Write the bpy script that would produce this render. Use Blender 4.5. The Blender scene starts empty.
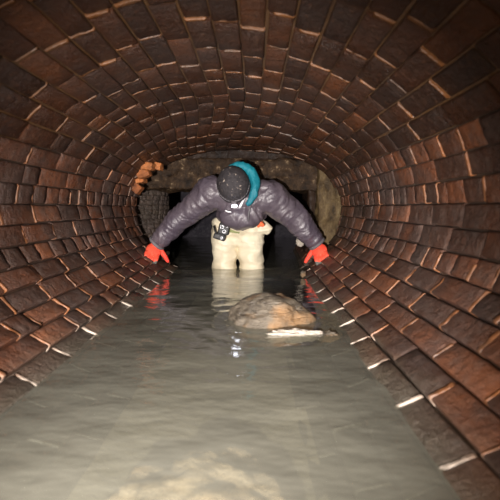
import bpy, bmesh, math, random
from mathutils import Vector, Matrix, noise
S = bpy.context.scene
C = S.collection
R = math.radians
V = Vector
rnd = random.Random(7)

# ---------------------------------------------------------------- camera, light, exposure
CAM_Z = .454
cd = bpy.data.cameras.new('camera'); cam = bpy.data.objects.new('camera', cd); C.objects.link(cam)
cam.location = (0, 0, CAM_Z); cam.rotation_euler = (R(90 - 5.67), 0, R(.54))
cd.sensor_width = 36; cd.lens = 30.5; cd.clip_start = .02
cd.dof.use_dof = True; cd.dof.focus_distance = 2.9; cd.dof.aperture_fstop = 4.0
S.camera = cam
w = bpy.data.worlds.new('world'); S.world = w; w.use_nodes = True
w.node_tree.nodes['Background'].inputs[0].default_value = (.5, .55, .8, 1)
w.node_tree.nodes['Background'].inputs[1].default_value = .01
S.view_settings.view_transform = 'Standard'; S.view_settings.look = 'None'
S.view_settings.gamma = 1; S.view_settings.use_curve_mapping = False
S.view_settings.exposure = 0

def lamp(name, kind, loc, aim, energy, col, **k):
    d = bpy.data.lights.new(name, kind); o = bpy.data.objects.new(name, d); C.objects.link(o)
    o.location = loc; d.energy = energy; d.color = col
    for a, b in k.items(): setattr(d, a, b)
    o.rotation_euler = (V(aim) - V(loc)).to_track_quat('-Z', 'Y').to_euler()
    return o
# flash held low and left of the camera, unseen warm fill lamp added behind it
lamp('flash', 'SPOT', (-.20, -.42, .33), (-.06, 2.5, .16), 720, (1, .93, .88), spot_size=R(62), spot_blend=1.0, shadow_soft_size=.02)
lamp('warm_fill', 'SPOT', (-.02, -.35, .62), (.04, .8, -.15), 22, (1, .74, .50), spot_size=R(128), spot_blend=1.0, shadow_soft_size=.05)

# ---------------------------------------------------------------- helpers
def at(px, py, Y):
    "point at depth Y seen at a pixel of the photograph"
    q = cam.rotation_euler.to_matrix() @ V((px - 250, 250 - py, -423.6))
    t = Y / q.y
    return V((q.x * t, Y, CAM_Z + q.z * t))

def link(name, me, mats, parent=None):
    o = bpy.data.objects.new(name, me); C.objects.link(o)
    if not isinstance(mats, (list, tuple)): mats = [mats]
    for m in mats: me.materials.append(m)
    if parent: o.parent = parent
    return o
def tag(o, label=None, cat=None, group=None, kind=None):
    if label: o['label'] = label
    if cat: o['category'] = cat
    if group: o['group'] = group
    if kind: o['kind'] = kind
    return o
def from_bm(name, bm, mats, parent=None, smooth=True):
    me = bpy.data.meshes.new(name); bm.to_mesh(me); bm.free()
    if smooth:
        for p in me.polygons: p.use_smooth = True
    return link(name, me, mats, parent)
def empty(name, loc):
    o = bpy.data.objects.new(name, None); C.objects.link(o); o.location = loc; o.empty_display_size = .1
    return o
def basis(d):
    d = d.normalized(); a = V((0, 0, 1)) if abs(d.z) < .9 else V((0, 1, 0))
    u = d.cross(a).normalized(); return u, u.cross(d).normalized(), d
def sph(bm, c, r, rot=None, sub=3):
    if not hasattr(r, '__len__'): r = (r, r, r)
    m = Matrix.Translation(V(c)) @ (rot.to_4x4() if rot else Matrix()) @ Matrix.Diagonal((r[0], r[1], r[2], 1))
    bmesh.ops.create_icosphere(bm, subdivisions=sub, radius=1, matrix=m)
def cone(bm, a, ra, b, rb, n=24):
    a = V(a); b = V(b); u, v, d = basis(b - a)
    r1 = [bm.verts.new(a + (u * math.cos(t) + v * math.sin(t)) * ra) for t in [2 * math.pi * i / n for i in range(n)]]
    r2 = [bm.verts.new(b + (u * math.cos(t) + v * math.sin(t)) * rb) for t in [2 * math.pi * i / n for i in range(n)]]
    for i in range(n):
        bm.faces.new((r1[i], r1[(i + 1) % n], r2[(i + 1) % n], r2[i]))
    bm.faces.new(r1[::-1]); bm.faces.new(r2)
def limb(bm, pts, sub=3):
    for i, (p, r) in enumerate(pts):
        sph(bm, p, r, sub=sub)
        if i: cone(bm, pts[i - 1][0], pts[i - 1][1], p, r)
def tube(bm, pts, r, n=10, closed=False):
    pts = [V(p) for p in pts]; rings = []
    rr = r if hasattr(r, '__len__') else [r] * len(pts)
    u0 = None
    for i, p in enumerate(pts):
        if closed: d = pts[(i + 1) % len(pts)] - pts[i - 1]
        else: d = pts[min(i + 1, len(pts) - 1)] - pts[max(i - 1, 0)]
        d.normalize()
        if u0 is None: u0 = basis(d)[0]
        u = (u0 - d * u0.dot(d)).normalized(); u0 = u; v = d.cross(u)
        rings.append([bm.verts.new(p + (u * math.cos(2 * math.pi * k / n) + v * math.sin(2 * math.pi * k / n)) * rr[i]) for k in range(n)])
    m = len(rings)
    for i in range(m if closed else m - 1):
        A = rings[i]; B = rings[(i + 1) % m]
        for k in range(n): bm.faces.new((A[k], A[(k + 1) % n], B[(k + 1) % n], B[k]))
    if not closed: bm.faces.new(rings[0][::-1]); bm.faces.new(rings[-1])
def box(bm, c, size, rot=None, bev=.004, seg=2):
    m = Matrix.Translation(V(c)) @ (rot.to_4x4() if rot else Matrix()) @ Matrix.Diagonal((size[0], size[1], size[2], 1))
    r = bmesh.ops.create_cube(bm, size=1, matrix=m)
    es = list({e for v in r['verts'] for e in v.link_edges})
    if bev: bmesh.ops.bevel(bm, geom=es, offset=bev, segments=seg, affect='EDGES', profile=.6)
def remeshed(bm, voxel, smooth=6, fac=.6):
    "one continuous surface round everything in bm; returned as a new bmesh"
    me = bpy.data.meshes.new('tmp'); bm.to_mesh(me); bm.free()
    o = bpy.data.objects.new('tmp', me); C.objects.link(o)
    m = o.modifiers.new('r', 'REMESH'); m.mode = 'VOXEL'; m.voxel_size = voxel; m.use_smooth_shade = True
    s = o.modifiers.new('s', 'SMOOTH'); s.factor = fac; s.iterations = smooth
    dg = bpy.context.evaluated_depsgraph_get()
    me2 = bpy.data.meshes.new_from_object(o.evaluated_get(dg))
    bpy.data.objects.remove(o); bpy.data.meshes.remove(me)
    b2 = bmesh.new(); b2.from_mesh(me2); bpy.data.meshes.remove(me2); b2.normal_update()
    return b2
def push(bm, fn):
    bm.normal_update()
    mv = [(v, v.normal.copy() * fn(v.co, v.normal)) for v in bm.verts]
    for v, d in mv: v.co += d
    bm.normal_update()
def N(p, s=1.0): return noise.noise(V((p[0] * s, p[1] * s, p[2] * s)))
def fbm(p, s=1.0, o=4): return noise.fractal(V((p[0] * s, p[1] * s, p[2] * s)), 1.0, 2.0, o)
def ss(a, b, x):
    t = max(0, min(1, (x - a) / (b - a))); return t * t * (3 - 2 * t)

# ---------------------------------------------------------------- materials
class NT:
    def __init__(s, name):
        s.m = bpy.data.materials.new(name); s.m.use_nodes = True; s.t = s.m.node_tree; s.t.nodes.clear()
        s.out = s.t.nodes.new('ShaderNodeOutputMaterial')
    def n(s, kind, ins=None, **props):
        x = s.t.nodes.new('ShaderNode' + kind)
        for k, v in props.items(): setattr(x, k, v)
        for k, v in (ins or {}).items():
            if isinstance(v, bpy.types.NodeSocket): s.t.links.new(v, x.inputs[k])
            else: x.inputs[k].default_value = v
        return x
    def noise(s, scale, detail=4, vec=None, rough=.55):
        ins = {'Scale': scale, 'Detail': detail, 'Roughness': rough}
        if vec: ins['Vector'] = vec
        return s.n('TexNoise', ins).outputs[0]
    def ramp(s, fac, stops):
        r = s.n('ValToRGB', {'Fac': fac}); e = r.color_ramp.elements
        while len(e) < len(stops): e.new(.5)
        for el, (p, c) in zip(e, stops):
            el.position = p; el.color = (c[0], c[1], c[2], 1) if hasattr(c, '__len__') else (c, c, c, 1)
        return r.outputs[0]
    def mix(s, f, a, b, mode='MIX'):
        x = s.n('MixRGB', {0: f, 1: a, 2: b}, blend_type=mode); return x.outputs[0]
    def math(s, op, a, b=0.0): return s.n('Math', {0: a, 1: b}, operation=op).outputs[0]
    def bump(s, h, strength=.5, dist=.01, prev=None):
        ins = {'Height': h, 'Strength': strength, 'Distance': dist}
        if prev: ins['Normal'] = prev
        return s.n('Bump', ins).outputs[0]
    def end(s, **ins):
        p = s.n('BsdfPrincipled', {k.replace('_', ' '): v for k, v in ins.items()})
        s.t.links.new(p.outputs[0], s.out.inputs[0]); return s.m
def c4(r, g, b): return (r, g, b, 1)

def brick_mat(name, tones, bloom=.35, slime=True):
    m = NT(name); g = m.n('NewGeometry'); co = m.n('TexCoord').outputs['Object']
    base = m.ramp(g.outputs['Random Per Island'], tones)
    n1 = m.noise(9, 6, co, .65); n2 = m.noise(55, 4, co, .6); n3 = m.noise(2.2, 4, co); n4 = m.noise(4.5, 5, co, .7)
    col = m.mix(m.ramp(n1, [(.35, 0.), (.7, .75)]), base, c4(.028, .014, .008))
    col = m.mix(m.ramp(n2, [(.55, 0.), (.75, .4)]), col, c4(.24, .10, .045))
    # pale lime bloom and grey silt
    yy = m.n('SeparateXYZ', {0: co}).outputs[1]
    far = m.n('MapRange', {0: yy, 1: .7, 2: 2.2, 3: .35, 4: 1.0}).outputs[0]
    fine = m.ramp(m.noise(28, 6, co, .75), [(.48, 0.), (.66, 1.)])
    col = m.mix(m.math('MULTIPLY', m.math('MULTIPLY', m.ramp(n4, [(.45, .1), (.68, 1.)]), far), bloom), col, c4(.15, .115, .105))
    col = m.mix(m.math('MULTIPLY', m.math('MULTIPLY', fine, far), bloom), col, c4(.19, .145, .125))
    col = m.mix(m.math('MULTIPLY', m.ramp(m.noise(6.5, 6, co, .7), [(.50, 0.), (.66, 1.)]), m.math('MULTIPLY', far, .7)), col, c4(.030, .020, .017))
    if slime:
        z = m.n('SeparateXYZ', {0: co}).outputs[2]
        zz = m.math('ADD', z, m.math('MULTIPLY', m.math('SUBTRACT', n1, .5), .10))
        col = m.mix(m.ramp(zz, [(.0, .8), (.055, 0.)]), col, c4(.085, .075, .055))
        col = m.mix(m.ramp(m.math('ADD', z, .5), [(.480, 1.), (.504, 0.)]), col, c4(.030, .028, .021))
    rough = m.ramp(m.math('ADD', n3, m.math('MULTIPLY', m.math('SUBTRACT', n2, .5), .5)), [(.35, .26), (.65, .62)])
    h = m.math('ADD', m.math('MULTIPLY', n2, .7), m.math('MULTIPLY', m.noise(26, 8, co, .75), 1.3))
    return m.end(Base_Color=col, Roughness=rough, Normal=m.bump(h, .9, .016), Specular_IOR_Level=.38)
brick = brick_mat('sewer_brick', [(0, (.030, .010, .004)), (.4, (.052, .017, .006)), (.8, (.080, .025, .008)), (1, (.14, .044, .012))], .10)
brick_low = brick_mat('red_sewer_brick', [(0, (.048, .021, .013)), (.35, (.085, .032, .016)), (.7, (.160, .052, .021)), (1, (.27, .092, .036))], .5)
orange_brick = brick_mat('orange_brick', [(0, (.55, .17, .05)), (1, (.70, .25, .08))], .05, False)
grey_brick = brick_mat('silted_brick', [(0, (.035, .028, .021)), (1, (.07, .053, .038))], .5)

def mortar_mat(name, a, b, dark=.6, waterline_col=(.12, .10, .08)):
    m = NT(name); co = m.n('TexCoord').outputs['Object']
    n1 = m.noise(14, 5, co, .6); n2 = m.noise(120, 3, co)
    n3 = m.noise(3.3, 3, co)
    col = m.mix(m.ramp(n1, [(.35, 0.), (.65, 1.)]), c4(*a), c4(*b))
    col = m.mix(m.ramp(n3, [(.5, 0.), (.68, dark)]), col, c4(.05, .032, .022))
    xyz = m.n('SeparateXYZ', {0: co}); z = xyz.outputs[2]
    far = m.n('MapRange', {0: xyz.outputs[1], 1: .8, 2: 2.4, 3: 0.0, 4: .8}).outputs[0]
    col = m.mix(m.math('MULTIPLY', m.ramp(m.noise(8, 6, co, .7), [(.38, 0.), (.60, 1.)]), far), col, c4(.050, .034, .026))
    col = m.mix(m.ramp(z, [(.01, .8), (.045, 0.)]), col, c4(*waterline_col))  # mortar recoloured around the waterline, near-white on the wall ridges
    col = m.mix(m.ramp(m.math('ADD', z, .5), [(.492, 1.), (.506, 0.)]), col, c4(.035, .032, .024))
    return m.end(Base_Color=col, Roughness=m.ramp(n1, [(.3, .3), (.7, .6)]), Normal=m.bump(n2, .7, .004))
mortar = mortar_mat('mortar', (.15, .072, .024), (.085, .040, .015))
grey_mortar = mortar_mat('grey_mortar', (.07, .055, .042), (.04, .032, .025))
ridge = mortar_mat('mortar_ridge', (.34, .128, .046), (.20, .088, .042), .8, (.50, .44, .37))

def rough_mat(name, stops, scale=7, rough=(.35, .7), bump=.9, stretch=(1, 1, 1)):
    m = NT(name); co = m.n('TexCoord').outputs['Object']
    mp = m.n('Mapping', {'Vector': co, 'Scale': stretch}).outputs[0]
    n1 = m.noise(scale, 8, mp, .65); n2 = m.noise(scale * 6, 4, co, .6)
    col = m.ramp(n1, stops)
    h = m.math('ADD', n1, m.math('MULTIPLY', n2, .4))
    return m.end(Base_Color=col, Roughness=m.ramp(n2, [(.35, rough[0]), (.65, rough[1])]), Normal=m.bump(h, bump, .02), Specular_IOR_Level=.22)
concrete = rough_mat('dirty_concrete', [(.34, (.012, .007, .004)), (.5, (.036, .020, .010)), (.60, (.060, .035, .018)), (.66, (.24, .17, .10))], 16)  # palest stop puts the lintel's glitter into the colour as specks
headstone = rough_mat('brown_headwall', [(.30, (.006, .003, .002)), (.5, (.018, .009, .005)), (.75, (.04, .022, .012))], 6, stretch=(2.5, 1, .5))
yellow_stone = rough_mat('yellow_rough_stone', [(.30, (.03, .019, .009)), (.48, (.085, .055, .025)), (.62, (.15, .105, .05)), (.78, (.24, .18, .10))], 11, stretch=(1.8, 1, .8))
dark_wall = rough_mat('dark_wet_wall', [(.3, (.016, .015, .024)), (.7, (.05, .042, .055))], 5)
silt = rough_mat('silt', [(.3, (.11, .10, .075)), (.7, (.20, .175, .13))], 5)

def stone_mat(name, a, b, c, scale=14):
    m = NT(name); co = m.n('TexCoord').outputs['Object']
    mp = m.n('Mapping', {'Vector': co, 'Scale': (.8, 1.2, 3.0), 'Rotation': (.2, .45, 0)}).outputs[0]
    n1 = m.noise(scale, 8, mp, .7); n2 = m.noise(6, 4, co); n3 = m.noise(70, 3, co)
    col = m.ramp(n1, [(.34, a), (.5, b), (.66, (b[0] * 1.45, b[1] * 1.45, b[2] * 1.45))])
    col = m.mix(m.ramp(n2, [(.50, 0.), (.64, .8)]), col, c4(*c))
    h = m.math('ADD', n1, m.math('MULTIPLY', n3, .25))
    return m.end(Base_Color=col, Roughness=.38, Normal=m.bump(h, 1.0, .02))
rock_m = stone_mat('tan_rock', (.035, .028, .021), (.12, .10, .075), (.30, .17, .075))
pale_m = stone_mat('pale_stone', (.45, .40, .33), (.45, .40, .34), (.50, .44, .36), 20)
sunk_m = stone_mat('sunken_rock', (.16, .12, .08), (.32, .25, .175), (.42, .29, .17), 11)

# murky water: cloudy body seen through a mirror-like rippled skin
m = NT('murky_water'); co = m.n('TexCoord').outputs['Object']
mp = m.n('Mapping', {'Vector': co, 'Scale': (1.0, 1.7, 1), 'Rotation': (0, 0, .25)}).outputs[0]
b1 = m.noise(5.0, 3, mp, .5); b2 = m.noise(17, 3, mp, .55)
nb = m.bump(m.math('ADD', b1, m.math('MULTIPLY', b2, .045)), .24, .03)
body = m.n('BsdfDiffuse', {'Color': m.mix(m.ramp(m.noise(1.6, 3, co), [(.35, 0.), (.65, 1.)]), c4(.200, .196, .162), c4(.250, .242, .196)), 'Normal': nb}).outputs[0]
clear = m.n('BsdfTransparent', {'Color': c4(.88, .89, .80)}).outputs[0]
inner = m.n('MixShader', {0: .48, 1: body, 2: clear}).outputs[0]
gl = m.n('BsdfGlossy', {'Color': c4(1, 1, 1), 'Roughness': .045, 'Normal': nb}).outputs[0]
fc = m.n('LayerWeight', {'Blend': .5, 'Normal': nb}).outputs['Facing']
fr = m.math('ADD', m.math('MULTIPLY', m.math('POWER', fc, 5.0), .98), .02)
mx = m.n('MixShader', {0: fr, 1: inner, 2: gl})
m.t.links.new(mx.outputs[0], m.out.inputs[0]); water_m = m.m

def cloth(name, a, b, rough, nscale=30, bump=.4, coat=0.0, spec=.5, stretch=(1, 1, 1)):
    m = NT(name); co = m.n('TexCoord').outputs['Object']
    mp = m.n('Mapping', {'Vector': co, 'Scale': stretch}).outputs[0]
    n1 = m.noise(nscale, 5, mp, .6); n2 = m.noise(5, 4, co)
    col = m.mix(m.ramp(n2, [(.35, 0.), (.68, 1.)]), c4(*a), c4(*b))
    return m.end(Base_Color=col, Roughness=rough, Normal=m.bump(n1, bump, .012), Coat_Weight=coat, Specular_IOR_Level=spec)
jacket_m = cloth('grey_nylon', (.070, .055, .075), (.105, .084, .100), .44, 22, .7, .0, .8)
wader_m = cloth('cream_wader', (.74, .68, .52), (.66, .57, .40), .5, 16, .8)
mm = NT('muddy_black_knit'); co = mm.n('TexCoord').outputs['Object']
mc = mm.mix(mm.ramp(mm.noise(60, 5, co), [(.3, 0.), (.7, 1.)]), c4(.022, .019, .022), c4(.045, .039, .043))
sp = mm.math('MULTIPLY', mm.ramp(mm.noise(42, 2, co), [(.64, 0.), (.70, 1.)]), mm.ramp(mm.noise(9, 2, co), [(.46, 0.), (.56, 1.)]))
mc = mm.mix(sp, mc, c4(.36, .30, .25))
beanie_m = mm.end(Base_Color=mc, Roughness=.75, Normal=mm.bump(mm.noise(90, 4, co), .8, .01))
mud_m = cloth('dried_mud', (.36, .30, .25), (.25, .2, .17), .7, 60, .8)
teal_m = cloth('teal_fabric', (.002, .125, .175), (.005, .20, .26), .6, 40, .5, stretch=(2, 2, .6))
red_m = cloth('red_knit', (.90, .055, .035), (.95, .12, .06), .6, 120, .5)
palm_m = cloth('grey_rubber', (.085, .085, .075), (.14, .135, .115), .5, 60, .5)
black_m = cloth('black_plastic', (.012, .012, .014), (.02, .02, .022), .55, 60, .3)
strap_m = cloth('grey_webbing', (.10, .09, .10), (.15, .14, .15), .6, 90, .4)
green_m = cloth('green_webbing', (.17, .20, .07), (.24, .26, .10), .6, 90, .4)
orange_m = cloth('orange_plastic', (.95, .17, .06), (.90, .22, .10), .4, 60, .1)
skin_m = cloth('skin', (.62, .38, .28), (.66, .42, .32), .5, 60, .1)
hair_m = cloth('brown_hair', (.10, .055, .03), (.06, .035, .02), .6, 90, .5)
white_m = cloth('white_plastic', (.8, .8, .82), (.75, .75, .8), .3, 60, .05)
mm = NT('steel'); steel_m = mm.end(Base_Color=c4(.42, .42, .45), Metallic=1.0, Roughness=.3)
mm = NT('lit_lens'); lens_m = mm.end(Base_Color=c4(.9, .9, 1), Roughness=.2, Emission_Color=c4(.80, .84, 1), Emission_Strength=22.0)

# ---------------------------------------------------------------- tunnel
AX, A, B, CZ = -.117, .755, .54, .430
TAB = []; s_ = 0; pp = None
for i in range(2001):
    f = math.pi * i / 2000; q = (A * math.sin(f), B * math.cos(f))
    if pp: s_ += math.hypot(q[0] - pp[0], q[1] - pp[1])
    TAB.append(s_); pp = q
HALF = TAB[-1]
def phi(s):
    a = abs(s); lo, hi = 0, 2000
    while hi - lo > 1:
        mid = (lo + hi) // 2
        if TAB[mid] <= a: lo = mid
        else: hi = mid
    f = (lo + (a - TAB[lo]) / max(1e-9, TAB[hi] - TAB[lo])) * math.pi / 2000
    return f if s >= 0 else -f
def tun(s, y, off=0.0):
    "inner face of the tunnel: s = arc length from the crown (right positive), off = depth into the wall"
    k = ss(2.0, 3.22, y)
    f = phi(max(-HALF, min(HALF, s - .16 * k * math.exp(-(s / .45) ** 2))))
    s += .010 * noise.noise(V((s * 5, y * 4, 20))); y += .010 * noise.noise(V((s * 6, y * 3, 31)))
    a = A * (1 + .03 * k); b = B * (1 - .16 * k * max(0, math.cos(f)))
    x, z = a * math.sin(f), b * math.cos(f)
    nx, nz = math.sin(f) / a, math.cos(f) / b; l = math.hypot(nx, nz)
    w_ = .010 * noise.noise(V((s * 1.7, y * 1.3, 3))) + .004 * noise.noise(V((s * 6, y * 5, 9)))
    return V((AX + x + nx / l * (off + w_), y, CZ + z + nz / l * (off + w_)))

def brick_bm(fn, c0, c1, ch, y0, y1, header, lip, bl=.225, joint=.010, jit=.0055, seed=1, ridges=True, recess=.016, gap=None):
    "courses c0..c1 of height ch laid along y; material 0 brick, 1 mortar bed, 2 joint ridges"
    r = random.Random(seed); bm = bmesh.new()
    def add(u0, u1, v0, v1, mi, prof, ruff, tilt):
        P = []
        us = [0, .06, .35, .65, .94, 1]; vs = [0, .04, .35, .65, .96, 1]
        for a, u in enumerate(us):
            row = []
            for b, v in enumerate(vs):
                e = (a in (0, 5)) + (b in (0, 5))
                o = -prof - tilt * u
                if e == 1: o += .0035
                elif e == 2: o += .007
                if 0 < a < 5 and 0 < b < 5: o += r.uniform(-ruff, ruff)
                uu = u0 + (u1 - u0) * u; vv = v0 + (v1 - v0) * v
                if e: uu += r.uniform(-.0012, .0012); vv += r.uniform(-.0015, .0015)
                row.append(bm.verts.new(fn(uu, vv, o)))
            P.append(row)
        for a in range(5):
            for b in range(5):
                f_ = bm.faces.new((P[a][b], P[a][b + 1], P[a + 1][b + 1], P[a + 1][b])); f_.material_index = mi; f_.smooth = True
        rim = [P[0][b] for b in range(6)] + [P[a][5] for a in range(1, 6)] + [P[5][b] for b in range(4, -1, -1)] + [P[a][0] for a in range(4, 0, -1)]
        uv = [(0, vs[b]) for b in range(6)] + [(us[a], 1) for a in range(1, 6)] + [(1, vs[b]) for b in range(4, -1, -1)] + [(us[a], 0) for a in range(4, 0, -1)]
        base = [bm.verts.new(fn(u0 + (u1 - u0) * a, v0 + (v1 - v0) * b, recess + .012)) for a, b in uv]
        for i in range(len(rim)):
            f_ = bm.faces.new((rim[i], base[i], base[(i + 1) % len(rim)], rim[(i + 1) % len(rim)])); f_.material_index = mi
    for c in range(c0, c1):
        L = bl / 2 if header(c) else bl
        y = y0 - r.uniform(0, L)
        cj = r.uniform(-.003, .003); lp = lip(c) * r.uniform(.6, 1.3)
        sgn = 1 if c >= 0 else -1
        while y < y1:
            Lb = L * r.uniform(.93, 1.07)
            if r.random() < .06: Lb *= .55
            ya, yb = max(y, y0) + joint / 2, min(y + Lb, y1) - joint / 2
            if yb - ya > .03:
                j = joint * .5
                j *= .62; u0, u1 = c * ch + j + r.uniform(-jit, jit) * .5, (c + 1) * ch - j + r.uniform(-jit, jit) * .5
                p = .004 + cj + r.uniform(-.0025, .0025)
                if sgn < 0: u0, u1 = u1, u0       # tilt grows away from the crown on either side
                add(u0, u1, ya, yb, 0, p, .0026, lp)
            kk = c if c >= 0 else -c - 1
            if ridges and r.random() < (.80 if kk < 9 or kk > 15 else .42) and y0 < y + Lb < y1 - .02:
                yc = y + Lb; hw = r.uniform(.0030, .0085) * (1.0 if kk > 15 else .8)
                u0, u1 = c * ch + .003, (c + 1) * ch - .003
                if sgn < 0: u0, u1 = u1, u0
                fa = r.uniform(0, .25) if r.random() < .4 else 0
                add(u0 + (u1 - u0) * fa, u1, yc - hw, yc + hw, 2, .004 + cj + r.uniform(-.001, .003), .0018, lp)
            y += Lb
    # mortar bed
    nu = (c1 - c0) * 3; nv = int((y1 - y0) / .05)
    G = []
    for i in range(nu + 1):
        u = (c0 + (c1 - c0) * i / nu) * ch
        G.append([bm.verts.new(fn(u, y0 + (y1 - y0) * k / nv, (gap(u) if gap else recess * .3) + .002 * N((u * 30, k * 1.3, seed)))) for k in range(nv + 1)])
    for i in range(nu):
        for k in range(nv):
            f_ = bm.faces.new((G[i][k], G[i][k + 1], G[i + 1][k + 1], G[i + 1][k])); f_.material_index = 1; f_.smooth = True
    return bm
NC = 27; CH = HALF / NC
Y0, Y1 = -.75, 3.22
def is_header(c):
    k = c if c >= 0 else -c - 1
    return k in (12, 15) or (k == 10 and c > 0)
def lip(c):
    k = c if c >= 0 else -c - 1
    if k < 10: return 0.0
    return {11: .006, 13: .013, 14: .006, 16: .015, 18: .009}.get(k, .005)
def gap(u):
    return .0045 + .010 * ss(.78, 1.05, abs(u))
dark_mortar = mortar_mat('dark_mortar', (.055, .034, .022), (.03, .018, .012))
dull_ridge = mortar_mat('dull_mortar_ridge', (.22, .085, .026), (.13, .055, .020), .8)
MM = [brick, mortar, dull_ridge]
def shell(name, c0, c1, y1=Y1, seed=1, MM=MM):
    o = from_bm(name, brick_bm(tun, c0, c1, CH, Y0, y1, is_header, lip, seed=seed, gap=gap), MM, smooth=False)
    return tag(o, kind='structure')
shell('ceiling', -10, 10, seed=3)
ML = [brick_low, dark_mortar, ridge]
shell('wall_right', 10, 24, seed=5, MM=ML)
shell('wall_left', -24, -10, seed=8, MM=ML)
# the invert of the tunnel under the silt, ending where the deeper chamber starts
bm = bmesh.new(); G = []
for i in range(41):
    u = 23.6 * CH + (2 * HALF - 47.2 * CH) * i / 40
    if u > HALF: u -= 2 * HALF
    G.append([bm.verts.new(tun(u, Y0 + (3.02 - Y0) * k / 80, -.004 + .008 * N((u * 9, k * .6, 2)))) for k in range(81)])
for i in range(40):
    for k in range(80): bm.faces.new((G[i][k], G[i][k + 1], G[i + 1][k + 1], G[i + 1][k]))
tag(from_bm('floor', bm, silt), kind='structure')

def slab(name, pts, y0, y1, mat, amp=.02, sc=6, cut=.035):
    "rough block: polygon in x,z extruded from y0 to y1, finely divided and roughened"
    bm = bmesh.new()
    a = [bm.verts.new((x, y0, z)) for x, z in pts]; f0 = bm.faces.new(a)
    g = bmesh.ops.extrude_face_region(bm, geom=[f0])
    for v in g['geom']:
        if isinstance(v, bmesh.types.BMVert): v.co.y = y1
    bmesh.ops.recalc_face_normals(bm, faces=bm.faces)
    b2 = remeshed(bm, cut, 1, .4)
    push(b2, lambda p, n: amp * fbm(p, sc, 4))
    return tag(from_bm(name, b2, mat), kind='structure')
# lintel across the mouth of the chamber, and the dark head wall over it
slab('trim_1', [(-.98, .60), (.70, .585), (.72, .84), (-.98, .85)], 3.42, 3.74, concrete, .022, 9, .016)
slab('wall_back', [(-1.1, .83), (.9, .83), (.9, 1.15), (-1.1, 1.15)], 3.43, 3.8, headstone, .02, 5, .03)
# right jamb: rough yellowish stone, inner browner stone
slab('wall_far_right', [(.50, -.66), (.92, -.66), (.92, .86), (.50, .86)], 3.34, 3.62, yellow_stone, .030, 7, .018)
slab('wall_inner_right', [(.47, -.66), (.66, -.66), (.66, .62), (.44, .62)], 3.50, 3.86, headstone, .03, 6, .02)
# left jamb: curved return of small silted bricks
def jamb(s, y, off=0.0):
    # s runs up the jamb, y is the arc distance round the corner
    t = max(0.0, min(1.0, y / .62)); a = R(88) * t
    cx, cy, r = -1.19, 3.80, .42
    n = V((math.cos(R(-78) + a), math.sin(R(-78) + a), 0))
    return V((cx, cy, s)) + n * (r - off)
tag(from_bm('wall_far_left', brick_bm(jamb, -10, 17, .040, 0, .62, lambda c: False, lambda c: 0, bl=.075, joint=.005, jit=.002, seed=12, ridges=False, gap=lambda u: .003), [grey_brick, grey_mortar], smooth=False), kind='structure')
slab('wall_far_corner', [(-1.30, -.66), (-.86, -.66), (-.86, .86), (-1.30, .86)], 3.86, 4.05, dark_wall, .02, 6, .03)
# broken ring of orange bricks at the left haunch of the arch
bm = bmesh.new()
for (px, py, w_, h_, rz) in ((156, 166, .085, .05, 12), (148, 166.5, .075, .048, 5), (144, 173.5, .085, .058, -18), (141, 181, .06, .03, -12), (137.5, 188.5, .065, .06, -48)):
    d_ = 2.3                                                   # where that line of sight meets the arch
    while d_ < 3.2:
        p = at(px, py, d_); k_ = ss(2.0, 3.22, d_)
        if ((p.x - AX) / (A * (1 + .03 * k_))) ** 2 + ((p.z - CZ) / (B * (1 - .10 * k_))) ** 2 > .93: break
        d_ += .01
    box(bm, p, (w_, .10, h_), Matrix.Rotation(R(rz), 3, 'Y'), .008, 2)
bmesh.ops.subdivide_edges(bm, edges=bm.edges, cuts=2, use_grid_fill=True)
push(bm, lambda p, n: .006 * N(p, 40))
tag(from_bm('trim_2', bm, orange_brick), kind='structure')
# low bank of dark bricks running on beyond the arch on the right
def bank(u, y, off=0.0):
    a = V((.235 + .05 * (y - 3.2), y, -.15)); d = V((.40, 0, .62)).normalized(); n = V((.84, 0, -.54))
    return a + d * (u * 1.0) + n * (off + .03 * math.sin(u * 4))
tag(from_bm('wall_bank_right', brick_bm(bank, 0, 5, .075, 3.14, 4.6, lambda c: False, lambda c: 0, bl=.2, seed=21, ridges=False, gap=lambda u: .006), [brick_low, mortar], smooth=False), kind='structure')
# the dark chamber beyond
def room(name, vs, mat):
    bm = bmesh.new(); f = bm.faces.new([bm.verts.new(v) for v in vs])
    bmesh.ops.subdivide_edges(bm, edges=bm.edges, cuts=24, use_grid_fill=True)
    push(bm, lambda p, n: .03 * fbm(p, 3, 4))
    return tag(from_bm(name, bm, mat), kind='structure')
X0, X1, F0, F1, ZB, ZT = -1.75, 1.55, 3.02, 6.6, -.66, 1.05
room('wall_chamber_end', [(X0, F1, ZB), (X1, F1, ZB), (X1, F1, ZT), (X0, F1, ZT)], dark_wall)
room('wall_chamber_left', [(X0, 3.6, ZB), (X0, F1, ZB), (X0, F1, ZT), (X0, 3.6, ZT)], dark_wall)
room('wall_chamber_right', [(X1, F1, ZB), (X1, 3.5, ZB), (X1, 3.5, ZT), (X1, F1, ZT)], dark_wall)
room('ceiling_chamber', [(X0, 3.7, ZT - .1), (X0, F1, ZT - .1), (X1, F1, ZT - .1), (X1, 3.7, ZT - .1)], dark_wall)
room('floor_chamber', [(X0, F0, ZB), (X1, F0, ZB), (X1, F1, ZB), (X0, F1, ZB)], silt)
room('wall_step', [(-1.1, 3.02, ZB), (.9, 3.02, ZB), (.9, 3.02, -.05), (-1.1, 3.02, -.05)], silt)

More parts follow.
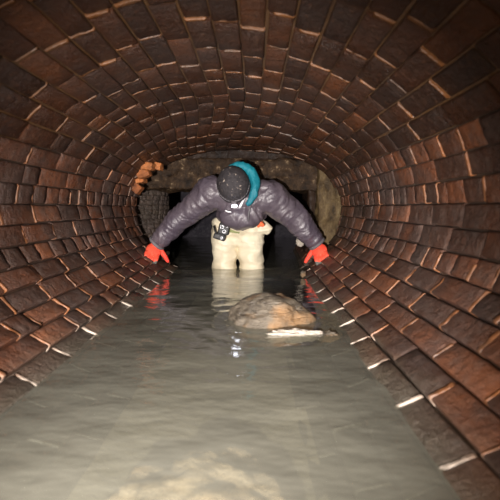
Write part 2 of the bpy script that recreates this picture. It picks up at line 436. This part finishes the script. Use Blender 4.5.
# ---------------------------------------------------------------- water
bm = bmesh.new(); rows = []
ys = [Y0 + i * .02 for i in range(int((3.30 - Y0) / .02) + 1)] + [3.32 + i * .06 for i in range(54)]
for y in ys:
    hw = .475 if y < 3.31 else 0
    xa, xb = (AX - .482, AX + .482) if y < 3.31 else (X0 + .02, X1 - .02)
    row = []
    for i in range(61):
        x = xa + (xb - xa) * i / 60
        dr = math.hypot(x - .05, y - 1.66)                       # ripples round the rock and the legs
        z = .0022 * math.sin(dr * 62) * math.exp(-abs(dr - .16) * 6)
        z += .0030 * N((x * 2.2, y * 5.0, 1)) + .0010 * N((x * 7, y * 14, 5))
        row.append(bm.verts.new((x, y, z)))
    rows.append(row)
for a, b in zip(rows, rows[1:]):
    for i in range(60): bm.faces.new((a[i], a[i + 1], b[i + 1], b[i]))
tag(from_bm('water', bm, water_m), 'murky grey green water filling the bottom of the brick tunnel', 'water', kind='stuff')

# ---------------------------------------------------------------- stones
def stone(name, label, c, size, mat, seed, group=None, flat=0, sub=5, sc=2.2, amp=.28, rz=0):
    bm = bmesh.new(); bmesh.ops.create_icosphere(bm, subdivisions=sub, radius=1)
    o3 = V((seed * 7.1, seed * 3.3, seed))
    for v in bm.verts:
        d = v.co.normalized()
        k = 1 + amp * noise.fractal(d * sc + o3, 1, 2, 5) + .12 * amp * math.sin(14 * (d.z + .5 * d.x + .25 * N(d, 3)))
        cell = noise.cell_vector(d * 1.6 + o3)
        v.co = d * k
    rot = Matrix.Rotation(R(rz), 3, 'Z')
    for v in bm.verts: v.co = rot @ V((v.co.x * size[0], v.co.y * size[1], v.co.z * size[2]))
    o = from_bm(name, bm, mat); o.location = c
    return tag(o, label, 'rock', group)
stone('boulder', 'tan and orange boulder rising from the water in front of the person', (.062, 1.71, -.02), (.172, .145, .118), rock_m, 3, amp=.17, sc=1.6, rz=10)
stone('flat_rock', 'whitish flat stone just above the water before the boulder', (.14, 1.505, -.010), (.095, .028, .022), pale_m, 5, amp=.5)
stone('flat_rock', 'small ridge of brown stone breaking the water right of the white stone', (.275, 1.50, -.012), (.04, .03, .018), rock_m, 6, amp=.4)
stone('submerged_rock', 'pale tan rock lying under the water at the bottom edge of the photo', (-.085, .70, -.062), (.15, .13, .050), sunk_m, 8, amp=.30)
p = at(300, 242, 3.16); stone('pebble', 'pale stone lodged against the right wall below the sleeve', p, (.030, .03, .036), pale_m, 9, amp=.3, sub=4)
p = at(303, 274, 2.72); stone('pebble', 'pale stone at the waterline of the right wall under the red glove', p, (.018, .02, .020), rock_m, 11, amp=.3, sub=4)

# ---------------------------------------------------------------- person
PX = -.122
sh_l = at(212, 193, 2.97); el_l = at(184, 215, 3.02); wr_l = at(161, 239, 3.03)
sh_r = at(270, 197, 2.97); el_r = at(296, 218, 3.01); wr_r = at(313, 239, 3.02)
head = V((-.135, 2.80, .595))
crown = V((-.05, -.90, .42)).normalized()                 # top of the head points at the camera
face_d = V((.10, -.40, -.90)); face_d = (face_d - crown * face_d.dot(crown)).normalized()
side = crown.cross(face_d).normalized()
HR = Matrix((side, face_d, crown)).transposed()           # head frame: x = ear, y = face, z = crown
root = empty('person', (PX, 3.22, -.65))
tag(root, 'person in grey jacket and cream waders bending over, red gloved hands on both walls', 'person')
def child(name, bm, mats, parent=root, label=None, smooth=True):
    o = from_bm(name, bm, mats, None, smooth)
    o.parent = parent
    wm = Matrix.Identity(4); q = parent
    off = V((0, 0, 0))
    while q is not None: off += V(q.location); q = q.parent
    for v in o.data.vertices: v.co -= off
    if label: o['label'] = label
    return o
hip = V((PX, 3.25, .23)); chest = V((-.09, 3.00, .50))
# body: one continuous skin
bm = bmesh.new()
sph(bm, hip + V((0, .02, .03)), (.13, .08, .09)); limb(bm, [(hip + V((0, -.0, .05)), .10), ((hip + chest) / 2 + V((0, .04, 0)), .10), (chest, .125)])
sph(bm, chest, (.165, .12, .12)); limb(bm, [(chest + V((0, -.02, .03)), .07), (chest + V((-.02, -.10, .07)), .058), (head + V((0, .07, -.03)), .055)])
for sh, el, wr in ((sh_l, el_l, wr_l), (sh_r, el_r, wr_r)):
    limb(bm, [(chest, .09), (sh, .062), (el, .045), (wr, .030)])
for x in (-.098, .095):
    f = V((PX + x, 3.22, -.60))
    limb(bm, [(hip + V((x * .8, .02, 0)), .070), (V((PX + x, 3.22, -.18)), .058), (f, .042), (f + V((0, -.16, -.03)), .030)])
def hp(x, y, z): return head + HR @ V((x, y, z))
sph(bm, hp(0, 0, 0), (.074, .094, .105), HR); sph(bm, hp(0, .040, -.055), (.055, .058, .060), HR)
limb(bm, [(hp(0, .092, -.005), .009), (hp(0, .108, -.032), .013)], 2)
for s in (-1, 1):
    sph(bm, hp(.076 * s, -.005, -.015), (.010, .020, .032), HR, 2); sph(bm, hp(.030 * s, .086, .014), (.017, .012, .008), HR, 2)
    sph(bm, hp(.012 * s, .094, -.060), (.016, .008, .005), HR, 2)
child('body', remeshed(bm, .007, 3, .5), skin_m)
# beard and hair below the hat rim
bm = bmesh.new()
sph(bm, hp(0, -.045, -.02), (.074, .062, .08), HR)
child('hair', remeshed(bm, .006, 2), hair_m)

# waders
bm = bmesh.new()
sph(bm, hip + V((0, -.005, .045)), (.205, .125, .12)); limb(bm, [(hip + V((.01, -.0, .1)), .135), ((hip + chest) / 2 + V((0, .055, .0)), .125)]); limb(bm, [(hip + V((0, -.0, .08)), .135), (hip + V((0, -.03, .15)), .125)]); sph(bm, hip + V((0, -.0, .09)), (.195, .118, .10))
for s, x in ((-1, -.103), (1, .100)):
    kn = V((PX + x * 1.0, 3.20, -.14)); f = V((PX + x * 1.05, 3.23, -.60))
    limb(bm, [(hip + V((x * .92, -.035, .07)), .108), (hip + V((x, -.03, -.08)), .0945), (kn, .088), (f, .070)])
    limb(bm, [(f + V((0, .02, -.0)), .060), (f + V((0, -.17, -.02)), .045)])
sph(bm, V((.065, 3.16, .315)), (.055, .05, .06)); sph(bm, V((.095, 3.15, .30)), (.035, .03, .05))
b2 = remeshed(bm, .009, 4, .5)
def fold(p, n):
    g = N((p.x * 5, p.y * 6, p.z * 15)); q = N((p.x * 11 + p.z * 8, p.y * 8, p.z * 13 - p.x * 8))
    return .016 * (1 - abs(g) * 3) * .6 + .010 * q
push(b2, fold)
child('waders', b2, wader_m)

# jacket: torso, puffed sleeves
bm = bmesh.new()
low = V((-.095, 3.17, .395))
sph(bm, chest + V((0, 0, .01)), (.20, .15, .13)); low = low + V((0, -.03, 0)); sph(bm, low, (.19, .135, .075)); cone(bm, chest, .155, low + V((0, 0, .01)), .135)
sph(bm, chest + V((.005, -.05, -.10)), (.155, .10, .105))
sph(bm, chest + V((0.005, .02, .07)), (.19, .11, .09))
SL = []
for sh, el, wr, r in ((sh_l, el_l, wr_l, (.118, .096, .090, .068)), (sh_r, el_r, wr_r, (.118, .104, .096, .072))):
    mid = (sh + el) / 2
    limb(bm, [(chest + V((0, 0, .04)), .11), (sh, r[0]), (mid, r[1]), (el, r[2]), (wr, r[3])])
    SL.append((sh, wr))
b2 = remeshed(bm, .008, 3, .5)
def puff(p, n):
    best = None
    for a, b in SL:
        d = b - a; t = (p - a).dot(d) / d.length_squared
        if t > -.15 and ((p - a) - d * t).length < .16: best = t * d.length
    k = .012 * N((p.x * 9 + 4, p.y * 9, p.z * 9))
    if best is not None:
        w1 = N((best * 26 + 2.0 * N(p, 9), p.y * 5, p.x * 3))
        k += .0055 * (.5 - abs(w1) * 2.2) + .007 * (.4 - 2 * abs(N((best * 14 + p.z * 10, p.x * 12, p.y * 12))))
        k += .004 * N((best * 50, p.y * 24, p.z * 24))
    else:
        k += .009 * (.4 - abs(N((p.x * 15, p.y * 10 + p.z * 10, p.z * 9))) * 2)
    return k
push(b2, puff)
jk = child('jacket', b2, jacket_m)
# cuffs, zip and hem
for (sh, el, wr) in ((sh_l, el_l, wr_l), (sh_r, el_r, wr_r)):
    d = (wr - el).normalized(); bm = bmesh.new(); u, v, _ = basis(d)
    pts = [wr + d * .045 + (u * math.cos(t) + v * math.sin(t)) * .056 for t in [2 * math.pi * i / 28 for i in range(28)]]
    tube(bm, pts, .012, 8, True)
    child('cuff', bm, strap_m, jk)
bm = bmesh.new()
tube(bm, [chest + V((.07, -.165, -.02)), chest + V((.055, -.165, -.08)), chest + V((.05, -.13, -.15)), low + V((.04, -.125, -.04))], .006, 8)
child('zip', bm, strap_m, jk)

# beanie with rib and mud splashes
bm = bmesh.new()
sph(bm, hp(0, -.004, .008), (.100, .118, .122), HR, 5)
g = [v for v in bm.verts if (HR.transposed() @ (v.co - head)).z < -.012]
bmesh.ops.delete(bm, geom=g, context='VERTS')
def knit(p, n):
    l = HR.transposed() @ (p - head); a = math.atan2(l.y, l.x)
    return .0022 * math.sin(a * 34) * ss(.11, .05, l.z) + .005 * N(p, 22)
push(bm, knit)
r = bmesh.ops.solidify(bm, geom=bm.faces[:], thickness=.006)
bn = child('beanie', bm, beanie_m)
bm = bmesh.new()
tube(bm, [hp(.101 * math.cos(t), -.004 + .119 * math.sin(t), -.005) for t in [2 * math.pi * i / 40 for i in range(40)]], .006, 8, True)
child('hat_brim', bm, beanie_m, bn)
# headlamp worn over the hat
bm = bmesh.new()
tube(bm, [hp(.102 * math.cos(t), -.004 + .120 * math.sin(t), .020) for t in [2 * math.pi * i / 40 for i in range(40)]], .007, 6, True)
hl = child('headlamp', bm, strap_m, root)
bm = bmesh.new(); q = hp(-.005, .135, .022); box(bm, q, (.034, .026, .028), HR, .007, 3); child('lamp_housing', bm, strap_m, hl)
bm = bmesh.new(); cone(bm, hp(-.005, .146, .022), .015, hp(-.005, .157, .018), .017); child('lamp_lens', bm, lens_m, hl)
o = lamp('headlamp_light', 'SPOT', hp(-.005, .166, .018), hp(-.005, .166, .018) + V((.02, -.35, -1)), 3.0, (.75, .8, 1), spot_size=R(100), spot_blend=.8, shadow_soft_size=.014)

# teal neck hood bunched behind and to the side of the head
bm = bmesh.new()
path = [(226, 171, 2.86, .012), (231, 167, 2.86, .020), (239, 165.5, 2.86, .027), (247, 168, 2.85, .031), (253, 175, 2.84, .034), (255, 184, 2.82, .032), (254, 193, 2.80, .028), (251, 200, 2.79, .022), (247, 205, 2.79, .013)]
P = [at(a, b, c) for a, b, c, _ in path]; Rr = [x[3] for x in path]
PP = []; RR = []
for i in range(len(P) - 1):
    for k in range(6):
        t = k / 6; p0 = P[max(i - 1, 0)]; p1 = P[i]; p2 = P[i + 1]; p3 = P[min(i + 2, len(P) - 1)]
        PP.append(.5 * ((2 * p1) + (p2 - p0) * t + (2 * p0 - 5 * p1 + 4 * p2 - p3) * t * t + (3 * p1 - p0 - 3 * p2 + p3) * t ** 3))
        RR.append(Rr[i] + (Rr[i + 1] - Rr[i]) * t)
PP.append(P[-1]); RR.append(Rr[-1])
tube(bm, PP, RR, 28)
b2 = remeshed(bm, .0045, 2)
push(b2, lambda p, n: .006 * (.5 - 2 * abs(N((p.x * 30, p.y * 12, p.z * 14)))))
child('neck_hood', b2, teal_m)
bm = bmesh.new(); limb(bm, [(at(240, 206.5, 2.80), .010), (at(242.5, 202, 2.80), .007), (at(245, 198, 2.81), .004)], 2)
child('scarf_end', remeshed(bm, .003, 2), white_m, root, 'white cloth end showing under the hat')
bm = bmesh.new(); limb(bm, [(at(225.5, 210.5, 2.81), .004), (at(228, 211.7, 2.81), .006), (at(231, 212, 2.81), .004)], 2)
child('reflective_strip', remeshed(bm, .002, 2), white_m, root, 'white reflective strip')

# gloved hands
def hand(wr, arm_dir, f, n, flip, nm_label):
    f = f.normalized(); n = (n - f * n.dot(f)).normalized(); t = f.cross(n).normalized() * flip   # t = thumb side
    def L(a, b, c): return wr + arm_dir * .045 + f * a + t * b + n * c
    bm = bmesh.new()
    limb(bm, [(wr + arm_dir * -.02, .036), (wr + arm_dir * .035, .035), (L(.025, 0, 0), .030)])
    Mx = Matrix((f, t, n)).transposed()
    sph(bm, L(.055, 0, 0), (.056, .049, .023), Mx)
    sph(bm, L(.085, .0, .0), (.030, .047, .019), Mx)
    for i, (b, ln, dy) in enumerate(((.034, .070, .05), (.012, .077, .01), (-.012, .073, -.03), (-.033, .060, -.08))):
        k = L(.095 - abs(b) * .2, b, .004); p1 = k + (f + t * dy).normalized() * ln * .45 + n * .004
        p2 = p1 + (f + t * dy - n * .45).normalized() * ln * .32; p3 = p2 + (f * .8 + t * dy - n * .8).normalized() * ln * .26
        limb(bm, [(k, .0125), (p1, .0118), (p2, .0108), (p3, .0092)], 2)
    k = L(.025, .032, -.006); p1 = L(.050, .068, -.010); p2 = L(.066, .092, -.018); p3 = L(.074, .106, -.026)
    limb(bm, [(k, .019), (p1, .0155), (p2, .0130), (p3, .0110)], 2)
    for v in bm.verts: v.co = wr + (v.co - wr) * 1.14
    b2 = remeshed(bm, .0034, 2, .5)
    c0 = L(0, 0, 0)
    push(b2, lambda p, q: .0012 * N(p, 90))
    for fc in b2.faces:
        q = fc.calc_center_median() - c0
        a, b, c = q.dot(f), q.dot(t), q.dot(n)
        fc.material_index = 1 if (fc.normal.dot(n) < -.25 and a > .01) or a > .176 - abs(b) * .5 else 0
    o = child('glove', b2, [red_m, palm_m], root, nm_label)
    bm = bmesh.new(); d = (L(.0, 0, 0) - wr).normalized(); u, v, _ = basis(arm_dir)
    tube(bm, [wr + arm_dir * .040 + (u * math.cos(z) + v * math.sin(z)) * .0415 for z in [2 * math.pi * i / 24 for i in range(24)]], .0035, 6, True)
    child('wrist_strap', bm, black_m, o)
al = (wr_l - el_l).normalized(); ar = (wr_r - el_r).normalized()
hand(wr_l, al, V((-.14, -.72, -.66)), V((.40, -.66, .62)), -1, 'red knitted glove with grey palm on the left wall')
hand(wr_r, ar, V((.14, -.72, -.66)), V((-.40, -.66, .62)), 1, 'red knitted glove with grey palm on the right wall')

# ---------------------------------------------------------------- gear hanging at the waist
g0 = at(223, 232, 3.02); gr = empty('handheld_device', g0)
tag(gr, 'black device with round silver fittings hanging at the left hip of the waders', 'device')
def gchild(name, bm, mat): 
    o = from_bm(name, bm, mat, gr)
    for v in o.data.vertices: v.co -= g0
    return o
bm = bmesh.new(); box(bm, at(224, 229, 3.02), (.080, .045, .085), Matrix.Rotation(R(12), 3, 'Y'), .014, 3); box(bm, at(219.5, 237, 3.02), (.088, .04, .042), Matrix.Rotation(R(18), 3, 'Y'), .012, 3)
gchild('case', remeshed(bm, .003, 2), black_m)
for (x, y, r_) in ((222, 227, .013), (227.5, 226.3, .008), (224, 231.5, .012), (221.5, 238, .009)):
    bm = bmesh.new(); c = at(x, y, 2.995)
    tube(bm, [c + V((r_ * math.cos(t), 0, r_ * .8 * math.sin(t))) for t in [2 * math.pi * i / 20 for i in range(20)]], .0028, 8, True)
    gchild('metal_ring', bm, steel_m)
bm = bmesh.new(); tube(bm, [at(214, 226, 3.05), at(215, 231, 3.03), at(217, 235, 3.02)], .007, 8); gchild('strap', bm, black_m)
bm = bmesh.new(); box(bm, at(234.5, 231.6, 3.085), (.075, .006, .020), Matrix.Rotation(R(8), 3, 'Y'), .002, 1)
tag(from_bm('webbing_strap', bm, green_m), 'short olive green strap across the front of the cream waders', 'strap')
bm = bmesh.new()
limb(bm, [(at(256, 219, 2.975), .014), (at(259, 223, 2.975), .021), (at(262.5, 225, 2.985), .015)], 2); limb(bm, [(at(257, 222, 2.985), .012), (at(258.5, 226.5, 2.985), .010)], 2)
tag(from_bm('pull_tab', remeshed(bm, .003, 2), orange_m), 'bright orange tab hanging below the front of the grey jacket', 'tab')
bm = bmesh.new(); c = at(251, 222, 2.99)
tube(bm, [c + V((.012 * math.cos(t), 0, .022 * math.sin(t))) for t in [2 * math.pi * i / 20 for i in range(20)]], .004, 8, True)
tag(from_bm('carabiner', bm, steel_m), 'small silver clip hanging beside the orange tab', 'clip')
